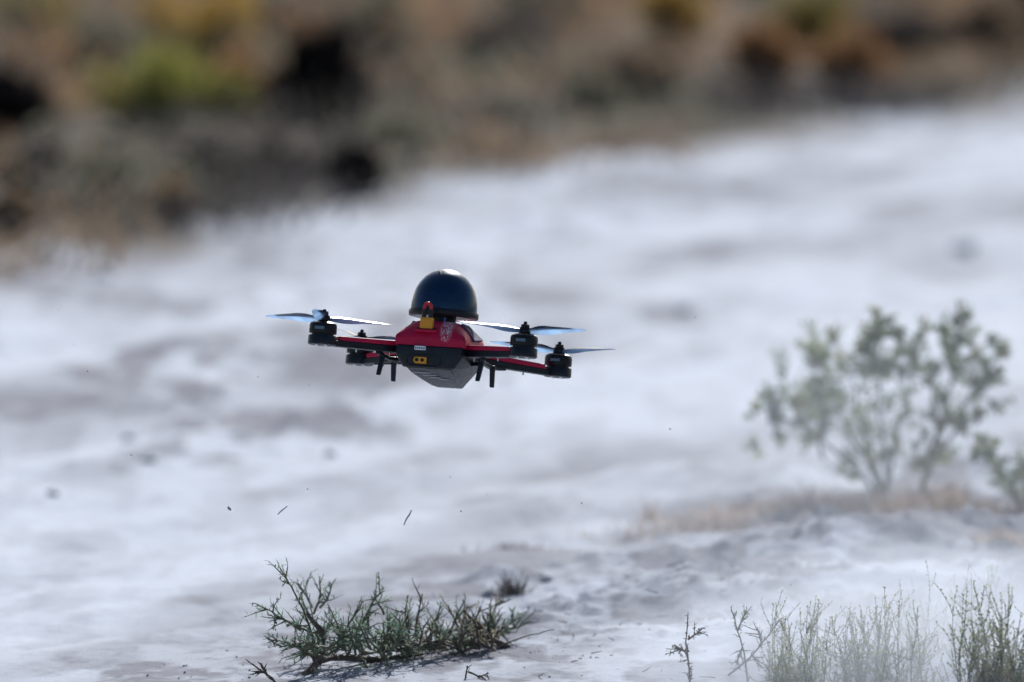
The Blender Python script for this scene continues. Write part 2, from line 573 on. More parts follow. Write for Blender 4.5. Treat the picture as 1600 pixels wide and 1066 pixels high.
mb = MB(); mb.box((-25, -99, 21.5), (10, -86, 25.5))
mb.build('slot_lip', M_red, shell, U, bevel=1.5, seg=3)
mb = MB(); mb.box((-22, -92.0, 25.2), (7, -80, 29)); mb.build('cable_slot', M_hole, shell, U, bevel=0.8)

# lower tub -----------------------------------------------------------
TUB = [  # y, w top, z mid, w mid, z bottom, w bottom
    (-97, 52, -14, 50, -31, 36), (-93, 54.5, -15, 53, -34, 41), (-60, 56, -14, 54.5, -32, 46), (-20, 57, -12, 56, -26, 49),
    (30, 58, -8, 57.5, -16, 53), (80, 56, -6, 55.5, -12, 52), (115, 46, -5, 45, -10, 42), (140, 29, -4, 27, -8, 24)]
mb = MB()
mb.loft([[Vector((wt, y, -0.6)), Vector((-wt, y, -0.6)), Vector((-wm, y, zm)), Vector((-wb, y, zb)), Vector((wb, y, zb)), Vector((wm, y, zm))] for y, wt, zm, wm, zb, wb in TUB])
tub = mb.build('lower_shell', M_black, drone, U, bevel=4.5, seg=4, ang=14, sharp=60)

HULL = [(-88, 38, -29, 36, -34.5), (-50, 46, -28, 33, -40), (0, 50, -20, 26, -45), (50, 54, -12, 22, -48), (95, 50, -9, 20, -47), (135, 26, -7, 12, -22)]
mb = MB()
mb.loft([[Vector((wt, y, zt)), Vector((-wt, y, zt)), Vector((-wb, y, zb)), Vector((wb, y, zb))] for y, wt, zt, wb, zb in HULL])
hull = mb.build('belly_hull', M_hull, drone, U, bevel=1.6, seg=2, ang=10, sharp=25)
for (x, y, z, w) in ((-16, -60, -39.2, 14), (0, -30, -43.0, 9), (12, -18, -44.0, 8), (-6, -44, -41.2, 11)):
    mb = MB(); mb.box((x - w, y - 2.0, z - 0.6), (x + w, y + 1.5, z + 0.9))
    tag(mb.build('scuff_mark', M_scr, hull, U, bevel=0.4), 'pale scuff on the underside of the belly')

# recess, power socket, balance connector on the tail --------------------------------
mb = MB()
ring = []
for k in range(28):
    a = 2 * math.pi * k / 28
    ca, sa = math.cos(a), math.sin(a)
    ex = math.copysign(abs(ca) ** 0.6, ca) * 27; ez = math.copysign(abs(sa) ** 0.6, sa) * 9.5
    ring.append((ex - 7, ez - 23.5))
mb.tube([Vector((x, -97.2 + max(0, (-22 - z)) * -0.05, z)) for x, z in ring] + [Vector((ring[0][0], -97.2, ring[0][1]))], 0.9, 6)
mb.build('socket_surround', M_black, tub, U)
mb = MB()
secs = []
for y in (-103.5, -90):
    secs.append([Vector((x - 12, y, z - 23.5)) for x, z in ((-7.5, -5), (10, -5), (10, 5), (-7.5, 5), (-10.5, 2.2), (-10.5, -2.2))])
mb.loft(secs)
sock = mb.build('power_socket', M_yellow, drone, U, bevel=0.7, seg=2)
for x in (-17, -8.2):
    mb = MB()
    prof = [(3.1, 0), (3.1, 0.5)]
    nn = 16
    mb.loft([[Vector((x + r * math.cos(2 * math.pi * j / nn), y, -23.5 + r * math.sin(2 * math.pi * j / nn))) for j in range(nn)] for r, y in ((2.9, -104.0), (2.9, -98))])
    mb.build('contact_hole', M_hole, sock, U)
mb = MB(); mb.box((-22.5, -102, -7.5), (-5, -92, -1.2))
bal = mb.build('balance_connector', M_white, drone, U, bevel=0.6)
for k in range(5):
    x = -20.2 + k * 3.25
    mb = MB(); mb.box((x - 0.85, -102.5, -6.2), (x + 0.85, -98, -3.6)); mb.build('pin_slot', M_panel, bal, U)

# plug with wire loop on top of the tail ---------------------------------------------------
mb = MB(); mb.box((-18, -96, 27), (2, -84, 44.5)); mb.box((-14, -97.2, 36), (-2, -84, 42.5))
plug = mb.build('power_plug', M_yellow, drone, U, bevel=0.9, seg=3)
for x in (-13.6, -3.2):
    mb = MB(); mb.tube([(x, -90, 44), (x + 0.1, -90, 50), (x, -90, 57.5)], [3.5, 3.6, 3.3], 12)
    mb.build('heat_shrink', M_shrink, plug, U)
mb = MB()
pts = [(-13.6, -90, 56)] + [(-8.4 - 5.2 * math.cos(a), -90, 61 + 6.0 * math.sin(a)) for a in np.linspace(0, math.pi, 11)] + [(-3.2, -90, 56)]
mb.tube(pts, 2.7, 12)
mb.build('wire_loop', M_wire, plug, U)
mb = MB(); mb.tube([(13, -62, 38), (14, -62, 44), (14, -61, 49)], 1.4, 8)
mb.build('blue_cable', M_blue, drone, U)

# dome -------------------------------------------------------------------------------
mb = MB()
mb.lathe([(51.5, 58), (52, 66), (51.4, 76), (49.6, 87), (46.6, 98), (41.6, 107.5), (34.5, 116.5), (25.5, 123.6), (15.5, 128.4), (6, 130.4), (0.5, 130.6)], n=56)
dome = mb.build('dome', M_dome, drone, U, sharp=60)
dome.location = (0, -2 * U, 0)
mb = MB(); mb.lathe([(50, 54.2), (54.2, 54.6), (55, 56), (55, 62.5), (54, 64), (50.5, 64.5)], n=56)
mb.build('dome_flange', M_black, dome, U, sharp=35)
mb = MB(); mb.lathe([(4, 53.4), (48.5, 53.4), (49.5, 54.1), (49.5, 57)], n=56)
mb.build('dome_underside', M_gasket, dome, U, sharp=35)
mb = MB(); mb.lathe([(26, 37), (24, 41), (20, 44), (20, 54)], n=32)
mb.build('mast', M_black, dome, U, sharp=35)
mb = MB(); pts = []
for k in range(7):
    q = k / 6
    x = -11 + 8 * q + 2 * math.sin(q * 3)
    z = 127.2 - 9 * q
    rr = np.interp(-z, [-130.6, -128.6, -124, -117, -108], [0.5, 16, 26.5, 35.5, 42.6])
    y = -math.sqrt(max(1, rr * rr - x * x))
    pts.append(Vector((x, y - 0.3, z)))
mb.tube(pts, [0.3, 0.7, 0.9, 0.9, 0.8, 0.6, 0.3], 6)
tag(mb.build('scratch', M_scr, dome, U), 'short curved pale scratch near the top of the dome')

# arms, motors, propellers --------------------------------------------------------------
MX, MY, MZ = 159.5, 150.0, 3.0


def bar(p0, p1, w0, w1, za, zb):
    """box bar between two plan points; za = (top,bottom) at p0, zb at p1"""
    d = (Vector(p1) - Vector(p0)); d = Vector((d.x, d.y, 0)).normalized(); s = Vector((d.y, -d.x, 0))
    secs = []
    for k in (0.0, 0.33, 0.66, 1.0):
        c = Vector(p0).lerp(Vector(p1), k); w = w0 + (w1 - w0) * k
        t_, b_ = za[0] + (zb[0] - za[0]) * k, za[1] + (zb[1] - za[1]) * k
        secs.append([Vector((c.x, c.y, 0)) + s * (w * q) + Vector((0, 0, z)) for q, z in ((-1, b_), (1, b_), (1, t_), (-1, t_))])
    return secs


def blade_mesh(hand, R0=116.0):
    mb = MB(); secs = []
    for k in range(15):
        q = k / 14
        r = 7 + (R0 - 7) * q
        ch = np.interp(q, [0, 0.08, 0.2, 0.35, 0.6, 0.85, 0.96, 1.0], [9, 12, 20, 24, 20.5, 14, 9, 3.0])
        pt = R(np.interp(q, [0, 0.2, 0.5, 1.0], [44, 36, 22, 12]))
        th = np.interp(q, [0, 0.15, 1.0], [2.6, 1.5, 0.5])
        off = np.interp(q, [0, 0.3, 1.0], [0, 1.5, -2.0])
        up = 3.0 * q * q + 4.0 * math.sin(q * math.pi) * 0.4
        row = []
        for cx, cz in ((-0.5, 0.0), (-0.3, 0.75), (0.0, 1.0), (0.3, 0.8), (0.5, 0.0), (0.3, -0.35), (0.0, -0.25), (-0.3, -0.25)):
            lx = (cx * ch) * hand; lz = cz * th + (0.06 * ch * (1 - (2 * cx) ** 2))
            # leading edge up
            yy = lx * math.cos(pt) - lz * math.sin(pt) * hand
            zz = lx * math.sin(pt) * hand + lz * math.cos(pt)
            row.append(Vector((r, off * hand + yy, up + zz)))
        secs.append(row)
    mb.loft(secs)
    for i, f in enumerate(mb.f):
        if len(f) == 4 and (i % 8) in (2, 3, 4): mb.mi[i] = 1 if i < 8 * 11 else 0
    return mb


MOTORS = [  # sx, sy, blade azimuth, handedness
    (-1, -1, 155, 1), (1, -1, 214, -1), (-1, 1, 20, -1), (1, 1, 211, 1)]
for sx, sy, az, hand in MOTORS:
    p0 = (sx * 46, sy * 52, 0); p1 = (sx * (MX - 6), sy * (MY - 6), 0)
    mb = MB(); mb.loft(bar(p0, p1, 9.5, 8.5, (0.0, -11), (-5.0, -14)))
    arm = mb.build('arm', M_black, drone, U, bevel=1.2, seg=2)
    mb = MB(); mb.loft(bar((sx * 48, sy * 54, 0), (sx * (MX - 20), sy * (MY - 19), 0), 10.5, 8.6, (8.2, 0.3), (2.8, -4.6)))
    tag(mb.build('arm_cover', M_red, arm, U, bevel=2.2, seg=3), 'red cover along the top of the arm')
    for fx, fy in ((0.20, 0), (0.62, 0)):
        c = Vector(p0).lerp(Vector(p1), fx)
        mb = MB(); mb.lathe([(1.3, -18), (1.3, -13.6), (2.3, -13.2), (2.3, -10)], (c.x, c.y, 0), 10)
        mb.build('screw', M_steel, arm, U, sharp=35)
    # motor
    c = (sx * MX, sy * MY, MZ)
    mb = MB()
    mb.lathe([(17, 0.6), (21.2, 0.9), (21.6, 2), (21.6, 13), (20.4, 16.5), (16.5, 19), (8, 19.6)], c, 36)
    mb.lathe([(17.2, -3), (17.2, 2.2)], c, 36)
    mot = mb.build('motor', M_motor, drone, U, sharp=35)
    mb = MB(); mb.lathe([(14, -17.2), (20.6, -17.0), (22.2, -15.6), (22.2, -3.6), (21.4, -2.4), (15, -2.2)], c, 36)
    mb.build('motor_mount', M_black, mot, U, sharp=35)
    for k in range(4):
        a = R(45 + 90 * k)
        mb = MB(); mb.lathe([(2.2, -18.6), (2.6, -17.9), (2.6, -16.8)], (c[0] + 10 * math.cos(a), c[1] + 10 * math.sin(a), c[2]), 10)
        mb.build('screw', M_steel, mot, U, sharp=35)
    mb = MB(); mb.box((c[0] - 9, c[1] - 22.3, c[2] + 6.0), (c[0] + 6, c[1] - 20.0, c[2] + 10.5))
    mb.build('motor_label', plain('motor_label', (0.10, 0.16, 0.22), 0.3, var=0.2), mot, U)
    # propeller: hub with nut, three blades
    mb = MB()
    mb.lathe([(7.0, 19.4), (9.2, 20.4), (9.6, 22), (9.6, 27.5), (8.4, 29.6), (5, 30)], c, 24)
    mb.lathe([(6.4, 29.8), (6.6, 30.4), (6.6, 34), (5.2, 35)], c, 6)
    mb.lathe([(2.9, 34.8), (2.9, 38), (2.2, 39)], c, 12)
    prop = mb.build('propeller', M_motor, drone, U, sharp=35)
    for k in range(3):
        bo = blade_mesh(hand).build('blade', [M_blade, M_bladed], prop, U, sharp=50)
        bo.location = Vector((c[0], c[1], c[2] + 24)) * U
        bo.rotation_euler = (0, 0, R(az + 120 * k))

# landing struts and legs
for sx in (-1, 1):
    mb = MB()
    pts = [(sx * 84, -84, -13), (sx * 78, -62, -17), (sx * 76, 20, -17), (sx * 80, 60, -15), (sx * 86, 86, -12)]
    secs = [[Vector((x - 3.5, y, z - 3)), Vector((x + 3.5, y, z - 3)), Vector((x + 3.5, y, z + 3)), Vector((x - 3.5, y, z + 3))] for x, y, z in pts]
    mb.loft(secs)
    strut = mb.build('landing_strut', M_black, drone, U, bevel=0.8)
    mb = MB(); mb.loft(bar((sx * 50, -6, 0), (sx * 78, -34, 0), 4, 3.4, (-12, -20), (-15, -20)))
    mb.build('strut_brace', M_black, strut, U, bevel=0.8)
    for y0, tilt in ((-63, -6), (25, 3)):
        mb = MB()
        secs = []
        for q, w, th in ((0, 4.6, 4.5), (0.3, 3.9, 3.8), (0.7, 3.7, 3.4), (1, 3.4, 3.0)):
            z = -14 - 34 * q; x = sx * 79 + (1 if y0 > 0 else -4) * q; y = y0 + tilt * q
            secs.append([Vector((x - w, y - th, z)), Vector((x + w, y - th, z)), Vector((x + w, y + th, z)), Vector((x - w, y + th, z))])
        mb.loft(secs)
        mb.build('leg', M_hull, drone, U, bevel=1.0, seg=2)
mb = MB(); mb.tube([(-44, 40, -16), (-95, 85, -15), (-128, 118, -14)], 1.5, 8)
mb.build('antenna_rod', M_black, drone, U)

# ------------------------------------------------------------------ plants
def leaf(mb, p, d, up, L, W, mi=0, fold=0.25):
    """small folded pointed leaf from p along d"""
    d = d.normalized(); s = d.cross(up)
    if s.length < 1e-3: s = d.cross(Vector((1, 0, 0)))
    s.normalize(); nrm = s.cross(d)
    m = p + d * (L * 0.45)
    mb.add([p, m + s * (W / 2) + nrm * (W * fold), p + d * L, m - s * (W / 2) + nrm * (W * fold)], [[0, 1, 2], [0, 2, 3]], mi)


def rv(rng, s=1.0):
    return Vector((rng.uniform(-1, 1), rng.uniform(-1, 1), rng.uniform(-1, 1))) * s


def shoot_path(rng, p, d, L, steps, wob, lift=0.0):
    pts = [p.copy()]; d = d.normalized()
    for i in range(steps):
        d = (d + rv(rng, wob) + Vector((0, 0, lift))).normalized()
        pts.append(pts[-1] + d * (L / steps))
    return pts


def dressed(rng, stem, lv, pts, r0, r1, L, W, dens, spread=0.9, n=5):
    m = len(pts)
    stem.tube(pts, [r0 + (r1 - r0) * i / (m - 1) for i in range(m)], n)
    for a, b_ in zip(pts[:-1], pts[1:]):
        seg = b_ - a
        k = max(1, int(round(seg.length * dens + rng.uniform(-0.5, 0.5))))
        for j in range(k):
            p = a.lerp(b_, (j + rng.random()) / k)
            d = seg.normalized() + rv(rng, spread)
            leaf(lv, p, d, Vector((0, 0, 1)) + rv(rng, 0.5), L * rng.uniform(0.55, 1.3), W * rng.uniform(0.7, 1.3))


M_thorn = leafmat('thorn_leaf', (0.10, 0.20, 0.18), 0.4, 0.5, 60, second=(0.24, 0.34, 0.25))
M_thorn2 = leafmat('dry_thorn_leaf', (0.19, 0.21, 0.16), 0.4, 0.4, 60, second=(0.34, 0.31, 0.23))
M_bark = plain('grey_bark', (0.105, 0.082, 0.072), 0.85, var=0.4, vscale=160, bmp=0.4, bscale=800)
M_barkg = plain('green_bark', (0.14, 0.13, 0.085), 0.8, var=0.4, vscale=160)
M_stalk = plain('pale_stalk', (0.33, 0.33, 0.27), 0.8, var=0.3, vscale=160)
M_sage = leafmat('sage_leaf', (0.095, 0.20, 0.10), 0.4, 0.5, 20, second=(0.25, 0.33, 0.14))
M_sageb = leafmat('sage_leaf_brown', (0.30, 0.25, 0.15), 0.4, 0.45, 20)
M_forb = leafmat('forb_bud', (0.27, 0.31, 0.20), 0.3, 0.45, 60, second=(0.46, 0.45, 0.29))
M_forbg = leafmat('green_forb_bud', (0.19, 0.24, 0.14), 0.35, 0.45, 60, second=(0.36, 0.36, 0.22))
M_dry = leafmat('dry_grass', (0.40, 0.30, 0.22), 0.35, 0.3, 40)
M_dead = leafmat('dead_leaf', (0.12, 0.075, 0.055), 0.3, 0.25, 60)

# --- thorny shrub under the drone
rng = random.Random(11)
by = 12.50
shrub = empty('thorn_shrub', ground_at(560, 1050))
tag(shrub, 'low sprawling thorny shrub with grey green leaves below the drone', 'shrub')
o0 = shrub.location.copy()


def loc(px, py, dy=0.0):
    return at(px, py, 12.45 + (px - 470) / 330 * 0.26 + dy) - o0


for pts, r0, r1 in (
        ([loc(452, 1082, -.03), loc(476, 1056, -.02), loc(498, 1035), loc(540, 1026, .01), loc(600, 1030, .03), loc(660, 1022, .03)], 0.0050, 0.0024),
        ([loc(806, 1034, .0), loc(800, 1018, .0), loc(783, 1006, .01), loc(765, 998, .01), loc(730, 1003, .02), loc(670, 1012, .02), loc(600, 1016, 0)], 0.0045, 0.002),
        ([loc(496, 1036), loc(505, 1012), loc(500, 985, .01), loc(480, 960, .0)], 0.005, 0.002),
        ([loc(765, 998, .02), loc(745, 975, .03), loc(725, 955, .04)], 0.004, 0.0015)):
    mb = MB(); fine_pts = []
    for a, b_ in zip(pts[:-1], pts[1:]):
        for q in (0, 0.5):
            fine_pts.append(a.lerp(b_, q) + rv(rng, 0.0015))
    fine_pts.append(pts[-1])
    m = len(fine_pts)
    mb.tube(fine_pts, [(r0 + (r1 - r0) * i / (m - 1)) * rng.uniform(0.8, 1.2) for i in range(m)], 8)
    mb.build('woody_stem', M_bark, shrub)

SHOOTS = [  # px0,py0, px1,py1, depth offset, dry
    (492, 1010, 437, 890, -.01, 0), (470, 985, 402, 950, -.02, 0), (488, 1020, 416, 1000, -.03, 0), (485, 990, 420, 965, 0, 0),
    (500, 985, 470, 930, .10, 0), (490, 960, 500, 905, .16, 0), (500, 950, 522, 912, .16, 0), (488, 950, 466, 915, .17, 0),
    (530, 1000, 566, 943, -.02, 0), (560, 990, 600, 922, .02, 0), (575, 985, 588, 928, .03, 0), (600, 960, 585, 935, .03, 0),
    (540, 1015, 512, 948, 0, 0), (640, 990, 636, 936, .02, 1), (650, 985, 660, 932, .03, 1), (665, 990, 690, 945, .04, 0),
    (620, 1010, 625, 965, 0, 0), (700, 990, 728, 938, .04, 0), (720, 985, 700, 950, .04, 1), (735, 985, 752, 950, .03, 1),
    (765, 990, 790, 943, .02, 1), (770, 985, 768, 940, .03, 1), (775, 995, 830, 975, .02, 0), (765, 1000, 822, 962, .04, 0),
    (590, 1010, 610, 1046, -.03, 0), (600, 1020, 603, 1066, -.04, 0), (560, 1025, 572, 1058, -.04, 0), (640, 1010, 634, 1046, -.04, 0),
    (500, 1030, 480, 1050, -.05, 1), (690, 1000, 662, 1020, -.03, 0), (470, 1010, 436, 1016, -.03, 0)]
allsh = list(SHOOTS)
for k in range(120):
    x = rng.uniform(485, 780)
    x = 480 + (x - 480) ** 1.0
    base_y = 1025 - 0.05 * (x - 480) + rng.uniform(-12, 8)
    ang = rng.gauss(-4, 66)
    Ls = rng.uniform(22, 68) * (1.0 if x < 640 else 0.85)
    allsh.append((x, base_y, x + Ls * math.sin(R(ang)), base_y - Ls * abs(math.cos(R(ang))) * 0.9, rng.uniform(-.07, .09), 1 if (x > 640 and rng.random() < 0.55) else 0))
for (x0, y0, x1, y1, dd, dry) in allsh:
    p = loc(x0, y0, dd); q = loc(x1, y1 - 4, dd + rng.uniform(-.03, .03))
    L = (q - p).length
    st_, lv = MB(), MB()
    pts = shoot_path(rng, p, q - p, L, 7, 0.26)
    # pull the end to its mark
    e = q - pts[-1]
    pts = [a + e * (i / 7) for i, a in enumerate(pts)]
    dressed(rng, st_, lv, pts, 0.0016, 0.0006, 0.0088, 0.0021, 260, 1.1, 5)
    # short spiny side twigs
    for s in range(int(L / 0.010)):
        i = rng.randrange(1, 6)
        a = pts[i].lerp(pts[i + 1], rng.random())
        d = ((pts[i + 1] - pts[i]).normalized() + rv(rng, 0.9))
        sp_ = shoot_path(rng, a, d, rng.uniform(0.010, 0.032), 3, 0.22)
        dressed(rng, st_, lv, sp_, 0.0009, 0.0003, 0.0085, 0.0019, 240, 1.1, 4)
    so = st_.build('shoot', M_barkg if not dry else M_bark, shrub)
    tag(lv.build('foliage', M_thorn2 if dry else M_thorn, so, smooth=False), kind='stuff')


def twig_thing(name, label, cat, base_px, paths, mat, r0, L=0, W=0, dens=0, leafm=None, seed=1, side=0, Yd=None, group=None, sideL=(0.008, 0.02)):
    """bare or leafy sprig: paths are lists of (px, py, depth offset)"""
    rng = random.Random(seed)
    g = ground_at(*base_px)
    root = empty(name, g)
    tag(root, label, cat, group)
    Y0 = Yd if Yd else g.y
    for path in paths:
        st_, lv = MB(), MB()
        pts0 = [at(x, y, Y0 + d) - g for x, y, d in path]
        pts = []
        for a, b_ in zip(pts0[:-1], pts0[1:]):
            for q in (0, 0.25, 0.5, 0.75): pts.append(a.lerp(b_, q) + rv(rng, (b_ - a).length * 0.02))
        pts.append(pts0[-1])
        dressed(rng, st_, lv, pts, r0, r0 * 0.4, L or 0.003, W or 0.001, dens, 1.0, 5) if dens else st_.tube(pts, [r0 * (1 - 0.6 * i / (len(pts) - 1)) for i in range(len(pts))], 5)
        for s in range(side):
            i = rng.randrange(1, len(pts) - 1)
            d = (pts[i + 1] - pts[i]).normalized() + rv(rng, 1.0)
            sp_ = shoot_path(rng, pts[i], d, rng.uniform(*sideL), 3, 0.15)
            if dens: dressed(rng, st_, lv, sp_, r0 * 0.55, r0 * 0.25, L, W, dens, 1.0, 4)
            else: st_.tube(sp_, [r0 * 0.6, r0 * 0.5, r0 * 0.4, r0 * 0.2], 4)
        so = st_.build('stem', mat, root)
        if lv.v: tag(lv.build('foliage', leafm or M_thorn, so, smooth=False), kind='stuff')
    return root


twig_thing('dead_twig', 'bare dark twig sticking up at the bottom edge, left of the thorny shrub', 'twig', (425, 1072),
           [[(440, 1078, 0), (425, 1060, 0), (400, 1042, 0), (388, 1034, 0)], [(418, 1056, 0), (408, 1036, 0)], [(412, 1050, 0), (398, 1050, .01)]], M_bark, 0.0016, seed=3, side=7, sideL=(.004, .012))
twig_thing('dead_twig', 'long thin bare twig poking out from the right end of the thorny shrub', 'twig', (790, 1018),
           [[(780, 1010, 0), (815, 996, -.02), (866, 984, -.05)]], M_bark, 0.0011, seed=4)
twig_thing('dead_twig', 'small broken dark twig lying on white dust right of the thorny shrub', 'twig', (740, 1060),
           [[(727, 1062, 0), (729, 1048, 0), (731, 1040, 0)], [(732, 1050, 0), (750, 1058, 0), (764, 1052, -.02)], [(750, 1056, 0), (760, 1064, -.02)]], M_bark, 0.0012, seed=5, side=5, sideL=(.004, .010))
twig_thing('thorn_sprig', 'single dark upright thorny sprig standing alone at the bottom, right of centre', 'plant', (1078, 1085),
           [[(1080, 1088, 0), (1076, 1040, 0), (1072, 1005, 0), (1075, 958, 0)], [(1075, 1000, 0), (1095, 985, 0)], [(1077, 1018, 0), (1058, 1013, 0)]], M_bark, 0.0013, 0.0055, 0.0022, 260, M_dead, seed=6, side=9, sideL=(.006, .016))
twig_thing('thorn_sprig', 'pale blue green thorny sprig leaning left beside the dark crossing twig', 'plant', (1170, 1075),
           [[(1172, 1080, 0), (1163, 1020, 0), (1150, 975, 0), (1142, 948, 0)], [(1152, 985, 0), (1166, 956, 0)], [(1160, 1010, 0), (1150, 1040, 0)]], M_barkg, 0.0012, 0.006, 0.002, 240, M_thorn, seed=7, side=8, sideL=(.006, .016))
twig_thing('thorn_sprig', 'dark bare thorny twig slanting up to the right in front of pale stalks', 'plant', (1138, 1066),
           [[(1138, 1055, 0), (1172, 1028, 0), (1200, 995, 0), (1218, 968, 0)], [(1190, 1003, 0), (1183, 980, 0)], [(1176, 1024, 0), (1186, 1040, 0)]], M_bark, 0.0014, 0.004, 0.0012, 200, M_dead, seed=8, side=9, sideL=(.006, .018))


# --- tall pale forbs in the dust at lower right
def forb(label, px0, px1, top, base, nst, dy, seed, mat_leaf, name='desert_forb', dens=300, branch=6):
    rng = random.Random(seed)
    g = ground_at((px0 + px1) / 2, base)
    g.y += 0
    root = empty(name, g)
    tag(root, label, 'plant', 'pale stalky plants in the dust')
    for k in range(nst):
        x1 = rng.uniform(px0, px1); cx = (px0 + px1) / 2
        x0 = cx + (x1 - cx) * 0.8 + rng.gauss(0, 16)
        yt = top + 165 * rng.random() ** 0.75
        Y0 = g.y + dy * rng.uniform(-1, 1)
        p = at(x0, base + rng.uniform(-8, 4), Y0) - g; q = at(x1, min(yt, base - 30), Y0 + rng.uniform(-.03, .03)) - g
        gz_ = height1(g.x + p.x, g.y + p.y) - g.z
        p.z = gz_ - 0.004
        L = (q - p).length
        pts = shoot_path(rng, p, q - p, L, 8, 0.13)
        e = q - pts[-1]
        pts = [a + e * (i / 8) for i, a in enumerate(pts)]
        st_, lv = MB(), MB()
        dressed(rng, st_, lv, pts[3:], 0.0005, 0.00025, 0.0042, 0.0020, dens, 1.0, 4)
        st_.tube(pts[:4], [0.0007, 0.0006, 0.0006, 0.0005], 4)
        for s in range(branch):
            i = rng.randrange(2, 7)
            d = (pts[i + 1] - pts[i]).normalized() + rv(rng, 0.9)
            sp_ = shoot_path(rng, pts[i], d, rng.uniform(0.012, 0.045), 4, 0.22, 0.06)
            dressed(rng, st_, lv, sp_, 0.0004, 0.0002, 0.0040, 0.0018, dens, 1.0, 3)
        so = st_.build('stalk', M_stalk, root)
        tag(lv.build('foliage', mat_leaf, so, smooth=False), kind='stuff')
    return root


forb('airy pale green stalky plant, leftmost of the tall stalks in the dust', 1205, 1345, 915, 1095, 46, .12, 21, M_forb)
forb('tall pale stalky plant in the thick of the dust, middle of the stalk clumps', 1320, 1470, 905, 1095, 54, .12, 22, M_forb)
forb('hazy tall stalky plant reaching highest, behind the others in the dust', 1400, 1560, 860, 1035, 46, .16, 23, M_forb)
forb('greener stalky plant at the bottom right corner of the picture', 1490, 1640, 895, 1092, 60, .08, 24, M_forbg, dens=320)
forb('short pale stalky tuft hugging the bottom edge beside the slanting thorny twig', 1195, 1260, 1000, 1090, 14, .05, 25, M_forb)

# brown broad leaved plant in the corner
rng = random.Random(31)
g = ground_at(1562, 1090)
bp = tag(empty('broadleaf_plant', g), 'small plant with upright brown oval leaves at the bottom right corner', 'plant')
for (x, y0, y1, lean) in ((1548, 1072, 1030, -6), (1560, 1075, 1036, 2), (1572, 1075, 1045, 6), (1540, 1080, 1048, -8), (1556, 1085, 1052, 1), (1590, 1075, 1050, 4)):
    mb = MB()
    a = at(x, y0, g.y) - g; tip = at(x + lean, y1, g.y) - g
    L = (tip - a).length; d = (tip - a).normalized(); s = Vector((1, rng.uniform(-.5, .5), 0)).normalized(); nn = s.cross(d)
    rows = []
    for i in range(7):
        q = i / 6; w = 0.0062 * math.sin(math.pi * min(1, q * 0.93 + 0.05)) + 0.0004
        c = a + d * (L * q) + nn * (0.006 * q * q)
        rows.append([c - s * w + nn * 0.0015, c - nn * 0.0004, c + s * w + nn * 0.0015])
    mb.loft(rows, closed=False, caps=False)
    mb.build('leaf', M_dead, bp)
mb = MB(); mb.tube([at(1560, 1100, g.y) - g, at(1558, 1080, g.y) - g, at(1556, 1060, g.y) - g], 0.0012, 6); mb.build('stem', M_bark, bp)
twig_thing('dead_twig', 'bare grey forked twig at the bottom edge between the stalks and brown leaves', 'twig', (1475, 1085),
           [[(1480, 1085, 0), (1470, 1060, 0), (1462, 1042, 0)], [(1486, 1080, 0), (1478, 1050, 0), (1474, 1036, 0)], [(1526, 1085, 0), (1528, 1060, 0), (1527, 1032, 0)]], M_bark, 0.0014, seed=33)


# --- blurred shrubs behind at right
def bushy(name, label, base_px, stems, seed, mats, leafL=0.0085, leafW=0.0044, clump=95, r0=0.006, bark=M_bark):
    """stems: list of [(px,py,dy)...] ending in leafy tips; spots: leafy clumps (px,py,rad px)"""
    rng = random.Random(seed)
    g = ground_at(*base_px)
    root = tag(empty(name, g), label, 'shrub')
    for path, spots in stems:
        mb = MB(); pts0 = [at(x, y, g.y + d) - g for x, y, d in path]; pts = []
        for a, b_ in zip(pts0[:-1], pts0[1:]):
            for q in (0, 0.33, 0.66): pts.append(a.lerp(b_, q) + rv(rng, 0.003))
        pts.append(pts0[-1])
        m = len(pts)
        mb.tube(pts, [r0 * (1 - 0.75 * i / (m - 1)) for i in range(m)], 6)
        lv = MB()
        more = [(x + rng.gauss(0, rad * 1.1), y + rng.gauss(0, rad * 1.0), rad * 0.75) for x, y, rad in spots]
        for (x, y, rad) in spots + more:
            c = at(x, y, g.y + rng.uniform(-.06, .06)) - g
            rr = rad * U * g.y / D
            near_p = min(pts, key=lambda p: (p - c).length)
            mb.tube([near_p, near_p.lerp(c, 0.5) + rv(rng, 0.006), c], [r0 * 0.35, r0 * 0.25, r0 * 0.12], 5)
            for t_ in range(max(4, int(rad / 5))):
                d = rv(rng); d = d.normalized() if d.length > 0 else Vector((0, 0, 1)); d.z += 0.3
                tip = c + Vector((d.x, d.y, d.z)) * rr * rng.uniform(0.5, 1.7)
                mb.tube([c, c.lerp(tip, 0.5) + rv(rng, 0.003), tip], [r0 * 0.13, r0 * 0.1, r0 * 0.06], 3)
                for k in range(int(clump / 5)):
                    p = c.lerp(tip, rng.uniform(0.15, 1.05)) + rv(rng, rr * 0.30)
                    leaf(lv, p, (tip - c).normalized() + rv(rng, 0.9), Vector((0, 0, 1)) + rv(rng, 0.6), leafL * rng.uniform(0.6, 1.3), leafW * rng.uniform(0.7, 1.2), 0 if rng.random() < 0.78 else 1)
        so = mb.build('branch', bark, root)
        if lv.v: tag(lv.build('foliage', mats, so, smooth=False), kind='stuff')
    return root


